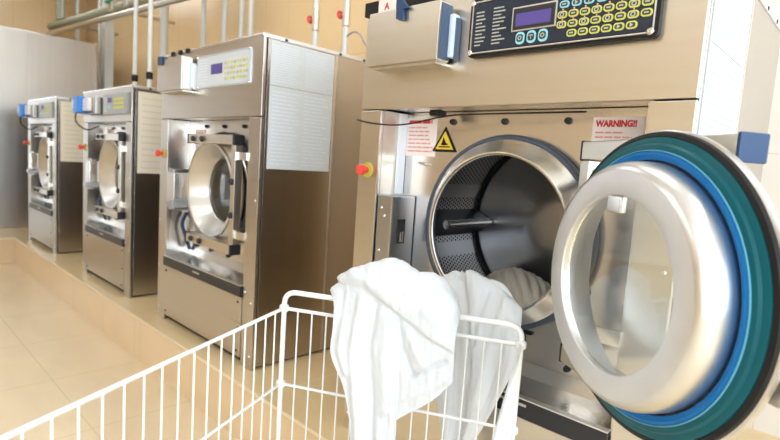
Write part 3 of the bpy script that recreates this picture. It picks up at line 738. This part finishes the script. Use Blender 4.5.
# ------------------------------------------------------------------ laundry trolley
TL = Vector((-1.102, -.419, 0)); TR = Vector((-.567, -.141, 0)); DN = Vector((.425, -.905, 0)).normalized()
LEN = .80; NL = TL+DN*LEN; NR = TR+DN*LEN
def at(p, z): return Vector((p.x, p.y, z))
ct = thing('laundry_trolley', 'white wire laundry trolley in front of the nearest machine', 'trolley', (0, 0, 0))
base_o = at((TL+TR+NL+NR)/4, 0)
ct.location = base_o
def loc(p): return Vector(p)-base_o
ZR, ZM, ZB = .80, .595, .33
rim = MB(); rim.tube([loc(at(q, ZR)) for q in (TL, TR, NR, NL)], .0050, 10, closed=True); rim.build('rim', 'wire', ct)
mid = MB(); mid.tube([loc(at(q, ZM)) for q in (TL, TR, NR, NL)], .0042, 8, closed=True); mid.build('middle_rail', 'wire', ct)
bot = MB(); bot.tube([loc(at(q, ZB)) for q in (TL, TR, NR, NL)], .0055, 8, closed=True); bot.build('bottom_rail', 'wire', ct)
hb = MB().tube([loc(p) for p in fillet([at(TL, .12), at(TL, .845), at(TR, .845), at(TR, .12)], .035, 8)], .0068, 12)
hb.build('handle_frame', 'wire', ct)
hb = MB().tube([loc(p) for p in fillet([at(NL, .12), at(NL, .80), at(NR, .80), at(NR, .12)], .03, 8)], .0068, 12)
hb.build('end_frame', 'wire', ct)
for q in (TL, TR):
    for z in (ZR, ZM):
        MB().cyl(loc(at(q, z-.010)), .0125, .020, 'z', 16, .004).build('joint_collar', 'wire', ct)
def wires(a, b, n0, sp):
    L_ = (b-a).length; d = (b-a).normalized(); k = 1
    while k*sp < L_-.01:
        p = a + d*(k*sp); MB().tube([loc(at(p, ZR)), loc(at(p, ZB))], .0022, 7).build('wire', 'wire', ct); k += 1
wires(TL, NL, 0, .0433); wires(TR, NR, 0, .0433); wires(TL, TR, 0, .040)
wires(NL, NR, 0, .06)
bg = MB()
for k in range(1, 13):
    f = k/13; bg.tube([loc(at(TL.lerp(NL, f), ZB)), loc(at(TR.lerp(NR, f), ZB))], .003, 6)
for k in range(1, 10):
    f = k/10; bg.tube([loc(at(TL.lerp(TR, f), ZB)), loc(at(NL.lerp(NR, f), ZB))], .003, 6)
bg.build('bottom_grid', 'wire', ct)
for q in (TL, TR, NL, NR):
    p = loc(at(q, 0))
    c = MB().box(p.x-.018, p.x+.018, p.y-.022, p.y+.022, .085, .125, .004).build('castor_fork', 'steel_round', ct)
    MB().lathe([(1e-4, -.012), (.038, -.012), (.045, -.006), (.045, .006), (.038, .012), (1e-4, .012)], (p.x, p.y, .045), 'x', 24).build('wheel', 'grey', c)

# ------------------------------------------------------------------ cloth
CAM = Vector((0, -1.2, 1.19))
def catmull(P, t):
    n = len(P)-1; x = min(max(t*n, 0), n-1e-9); i = int(x); f = x-i
    a = P[max(i-1, 0)]; b = P[i]; c = P[i+1]; d = P[min(i+2, n)]
    return .5*((2*b) + (c-a)*f + (2*a-5*b+4*c-d)*f*f + (3*b-a-3*c+d)*f**3)
def cloth(name, rows, mat, nu, nv, fold, label, cat='cloth', thick=.0035, group=None):
    """rows of 3D control points (each row left to right) -> dense folded sheet"""
    rows = [[Vector(p) for p in r] for r in rows]
    base = Vector((sum(p.x for p in rows[-1])/len(rows[-1]), sum(p.y for p in rows[-1])/len(rows[-1]), min(p.z for p in rows[-1])))
    grid = []
    for j in range(nv+1):
        v = j/nv; row = []
        for i in range(nu+1):
            u = i/nu
            row.append(catmull([catmull(r, u) for r in rows], v))
        grid.append(row)
    mb = MB(); vs = []
    for j in range(nv+1):
        rowv = []
        for i in range(nu+1):
            p = grid[j][i]
            du = grid[j][min(i+1, nu)] - grid[j][max(i-1, 0)]; dv = grid[min(j+1, nv)][i] - grid[max(j-1, 0)][i]
            nrm = du.cross(dv)
            nrm = nrm.normalized() if nrm.length > 1e-12 else Vector((0, -1, 0))
            if nrm.dot(CAM-p) < 0: nrm = -nrm
            off = fold(i/nu, j/nv, p)
            rowv.append(mb.bm.verts.new(p + nrm*off - base))
        vs.append(rowv)
    for j in range(nv):
        for i in range(nu): mb.bm.faces.new((vs[j][i], vs[j][i+1], vs[j+1][i+1], vs[j+1][i]))
    o = mb.build(name, mat, angle=180)
    o.location = base
    sm = o.modifiers.new('thickness', 'SOLIDIFY'); sm.thickness = thick; sm.offset = 0
    ss = o.modifiers.new('smooth', 'SUBSURF'); ss.levels = 1; ss.render_levels = 1
    return tag(o, label, cat, group)
def ridge(x): return 1-abs(2*(x-math.floor(x))-1)
def nz(x, y, z=0.): return noise.noise(Vector((x, y, z)))
_R = ((0.71813255, 0.69267916, 0.06694194), (0.12125295, -0.02982285, -0.99217353), (-0.68526153, 0.72062902, -0.10540615))
def at_y(u, v, y):
    """the point of the photograph's sight line u, v that lies at depth y in the room"""
    a, b = (u-390)/520.03, (v-220)/520.03
    d = Vector([_R[0][k]*a + _R[1][k]*b + _R[2][k] for k in range(3)])
    return CAM + d*((y-CAM.y)/d.y)
def to_uv(p):
    q = p-CAM; c = [sum(_R[r][k]*q[k] for k in range(3)) for r in range(3)]
    return 390+520.03*c[0]/c[2], 220+520.03*c[1]/c[2]
def lerp_tab(tab, x):
    if x <= tab[0][0]: return tab[0][1]
    for (a, fa), (b, fb) in zip(tab, tab[1:]):
        if x <= b: return fa + (fb-fa)*(x-a)/(b-a)
    return tab[-1][1]
rail_y = lambda u: lerp_tab([(284, -.419), (338, -.349), (366, -.315), (395, -.28), (425, -.245), (456, -.21), (488, -.176), (521, -.141)], u)
def seg_d(p, a, b):
    ax, ay = a; bx, by = b; dx, dy = bx-ax, by-ay
    t = ((p[0]-ax)*dx+(p[1]-ay)*dy)/(dx*dx+dy*dy); tc_ = min(max(t, 0), 1)
    qx, qy = ax+dx*tc_, ay+dy*tc_
    side = (dx*(p[1]-ay) - dy*(p[0]-ax))/math.hypot(dx, dy)
    return math.hypot(p[0]-qx, p[1]-qy), side, t
def crease(q, line, amp, wd):
    best = min(seg_d(q, a, b)[0] for a, b in zip(line, line[1:]))
    return amp*math.exp(-(best/wd)**2)

# sheet slung over the far rail of the trolley
XLt = [(268, 331), (290, 331), (296, 335), (326, 333), (348, 331), (362, 330.5), (370, 338), (385, 342.5), (401, 348), (440, 349.6), (495, 353)]
XRt = [(268, 420), (300, 450), (313, 458), (326, 457), (341, 455), (362, 454), (382, 452.5), (500, 450)]
top = [(331, 290), (341, 281), (356, 274), (374, 270), (393, 267.6), (405, 271), (417, 279), (431, 281), (443, 289), (458, 311)]
bots = [(0, 492), (.12, 494), (.24, 492), (.36, 480), (.425, 450), (.435, 425), (.56, 415), (.74, 405), (.86, 396), (1., 382)]
rows = []
rows.append([at_y(345+11.5*i, 352, rail_y(345+11.5*i)+.045) for i in range(10)])
rows.append([at_y(338+13*i, lerp_tab([(0, 312), (9, 330)], i), rail_y(338+13*i)+.045) for i in range(10)])
rows.append([at_y(u, v+1, rail_y(u)+.012) for u, v in top])
for f, dy in ((.07, -.022), (.18, -.034), (.32, -.040), (.48, -.044), (.65, -.046), (.82, -.047), (1., -.045)):
    r = []
    for i in range(10):
        s0 = (top[i][0]-331)/127; v = top[i][1] + f*(bots[i][1]-top[i][1]); s = s0 + (bots[i][0]-s0)*f
        l, rr_ = lerp_tab(XLt, v), lerp_tab(XRt, v)
        if i < 9 and v < 313: rr_ = 458
        u = l + s*(rr_-l); r.append(at_y(u, v, rail_y(u)+dy))
    rows.append(r)
flap = [(345, 283), (366, 288), (388, 305), (408, 322), (428, 337), (452, 352)]
def fold1(u, v, p):
    q = to_uv(p); edge = min(1, u/.06, (1-u)/.06); front = 1 if v > .25 else v/.25
    o = .012*(nz(u*4.5+v*1.2, v*1.6, 3)) + .004*nz(u*12+v*3, v*3.4, 8) + .0022*nz(u*26, v*12, 1) + .0010*nz(u*60, v*40, 1)
    if v > .22:
        ds = [seg_d(q, a, b) for a, b in zip(flap, flap[1:])]
        d = min(ds, key=lambda t: t[0]); sgn = -1 if d[1] < 0 else 1
        x = d[0]*sgn                                         # >0 below the flap edge
        o += .017/(1+math.exp(max(-40, min(40, (x+1)/.9))))
    o += crease(q, [(362, 300), (352, 350), (357, 420), (356, 470)], .010, 4)
    o += crease(q, [(377, 303), (368, 350), (372, 400), (371, 470)], -.010, 4)
    o += crease(q, [(388, 318), (384, 360), (386, 410)], .009, 5)
    o += crease(q, [(398, 322), (402, 350), (413, 376)], -.010, 3.5)
    o += crease(q, [(413, 376), (428, 368), (445, 362)], -.009, 3.0)
    o += crease(q, [(408, 330), (416, 352), (424, 366)], .008, 4)
    o += crease(q, [(345, 320), (340, 350), (346, 372)], .008, 3.5)
    o += crease(q, [(394, 272), (410, 300), (440, 322)], .006, 6)
    o += crease(q, [(356, 278), (385, 292), (412, 312)], .006, 4)
    o += crease(q, [(395, 400), (420, 392), (445, 380)], .006, 4)
    return o*(.35+.65*edge)*front
cloth('white_sheet', rows, 'cloth', 120, 150, fold1, 'crumpled white cotton sheet slung over the rail of the wire trolley', 'sheet', group='laundry')

# second sheet pulled out of the drum, hanging behind the trolley rail
XLu = [(268, 440), (284, 438), (320, 434), (398, 435), (420, 440), (470, 444)]
XRu = [(290, 505), (300, 513), (311, 522), (334, 518.5), (358, 516), (372, 513), (388, 506), (398, 498), (412, 493), (427, 486), (440, 472), (470, 452)]
top2 = [(438, 286), (446, 275), (454, 271.5), (461, 275), (469, 271.5), (479, 277), (491, 279.5), (502, 286), (512, 297), (521, 309)]
rows = []
rows.append([at_y(448+7*i, 303+.8*i, .085) for i in range(10)])
rows.append([at_y(445+7.8*i, 290+2.4*i, .065) for i in range(10)])
rows.append([at_y(u, v+1, .015) for u, v in top2])
for f, dy in ((.08, -.018), (.2, -.045), (.36, -.075), (.55, -.09), (.78, -.10), (1., -.10)):
    r = []
    for i in range(10):
        s0 = (top2[i][0]-438)/83; v = top2[i][1] + f*(468-top2[i][1]); s = s0 + (i/9-s0)*f
        l, rr_ = lerp_tab(XLu, v), lerp_tab(XRu, v)
        if v < 311: rr_ = 522
        r.append(at_y(l+s*(rr_-l), v, dy if i < 9 else dy+.01))
    rows.append(r)
def fold2(u, v, p):
    q = to_uv(p); edge = min(1, u/.08, (1-u)/.08); front = min(1, v/.3)
    o = .010*math.sin(6.28*(u*2.0+.25*math.sin(v*4)+.35*nz(v*2, 1, 5))) + .005*nz(u*8, v*2.2, 2) + .0022*nz(u*24, v*7, 6)
    o += crease(q, [(461, 274), (466, 310), (470, 370), (462, 430)], -.014, 3.2)
    o += crease(q, [(505, 300), (490, 345), (478, 400)], .010, 4)
    o += crease(q, [(487, 292), (476, 325), (474, 345)], -.009, 3)
    return o*(.3+.7*edge)*front
cloth('white_sheet', rows, 'cloth2', 100, 130, fold2, 'thin white sheet hanging out of the open drum behind the trolley rail', 'sheet', group='laundry')

# darker-coloured washing still lying in the drum
rows = [
 [at_y(478+8*i, 300-1.0*i, .42) for i in range(8)],
 [at_y(u, v+2, .36) for u, v in ((478, 283), (489, 275), (500, 270), (510, 268), (522, 270), (534, 275), (545, 282), (553, 291))],
 [at_y(u, v, .28) for u, v in ((476, 290), (487, 281), (499, 275), (511, 273), (524, 275), (537, 281), (548, 287), (556, 296))],
 [at_y(u, v, .18) for u, v in ((478, 302), (488, 293), (500, 287), (512, 285), (525, 287), (538, 291), (549, 296), (558, 303))],
 [at_y(u, v, .10) for u, v in ((482, 322), (492, 316), (503, 311), (514, 307), (526, 304), (538, 301), (549, 299), (558, 300))],
 [at_y(u, v, .09) for u, v in ((484, 334), (494, 330), (505, 326), (516, 322), (528, 318), (540, 313), (550, 308), (558, 306))]]
def fold3(u, v, p):
    return min(1, .25+v*1.6)*(.0075*math.sin(6.28*(u*9.0-v*1.6+.6*nz(u*2, v*2, 4)))*.6 + .005*nz(u*9+v*5, v*4, 2)) + .0015*nz(u*30, v*12, 6)
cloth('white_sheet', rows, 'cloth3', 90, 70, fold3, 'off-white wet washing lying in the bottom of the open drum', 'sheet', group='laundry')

run_pipe((-8.59, .80, 2.765), (-3.6, .80, 2.50), .040, 'pipeo', 'upper of the two long overhead pipes with green levers at the back left', (.50, .585))
lowp = run_pipe((-8.59, .78, 2.665), (-3.6, .78, 2.41), .030, 'pipes', 'lower of the two long overhead pipes at the back left')
for k_, (x_, r_) in enumerate(((-8.12, .045), (-7.98, .025))):
    tt = thing('overhead_pipe', ('thick', 'thin')[k_] + ' olive pipe dropping from the ceiling onto the overhead pipes above the steel cabinet', 'pipe', (x_, .80, 2.79))
    MB().cyl((0, 0, 0), r_, .50, 'z', 16, .002).build('pipe', 'pipeo', tt)
for x_, z_ in ((-5.63, 2.515), (-7.30, 2.60)):
    MB().tube([(x_+8.59, .02, z_-2.665), (x_+8.59, .455, z_-2.665)], .016, 12).build('branch_pipe', 'pipes', lowp)

# ------------------------------------------------------------------ camera, world, view
R = ((0.71813255, 0.69267916, 0.06694194), (0.12125295, -0.02982285, -0.99217353), (-0.68526153, 0.72062902, -0.10540615))
right, down, fwd = Vector(R[0]), Vector(R[1]), Vector(R[2])
fwd.normalize(); right = (right - fwd*right.dot(fwd)).normalized(); up = right.cross(fwd)
mw = Matrix((( right.x, up.x, -fwd.x, 0), (right.y, up.y, -fwd.y, 0), (right.z, up.z, -fwd.z, 0), (0, 0, 0, 1)))
cam = bpy.data.cameras.new('camera'); co = bpy.data.objects.new('camera', cam); COL.objects.link(co)
co.matrix_world = Matrix.Translation(CAM) @ mw
cam.sensor_width = 36; cam.lens = 520.03/780*36
cam.clip_start = .02
cam.dof.use_dof = True; cam.dof.focus_distance = 1.25; cam.dof.aperture_fstop = 3.6
scene.camera = co
wd = bpy.data.worlds.new('world'); scene.world = wd; wd.use_nodes = True
bgn = wd.node_tree.nodes['Background']; bgn.inputs[0].default_value = (.85, .92, 1, 1); bgn.inputs[1].default_value = 1.5
scene.view_settings.view_transform = 'Standard'; scene.view_settings.look = 'None'
scene.view_settings.exposure = -0.48; scene.view_settings.gamma = 1
scene.view_settings.use_curve_mapping = False
scene.cycles.max_bounces = 10; scene.cycles.glossy_bounces = 6; scene.cycles.transmission_bounces = 8
scene.cycles.sample_clamp_indirect = 8
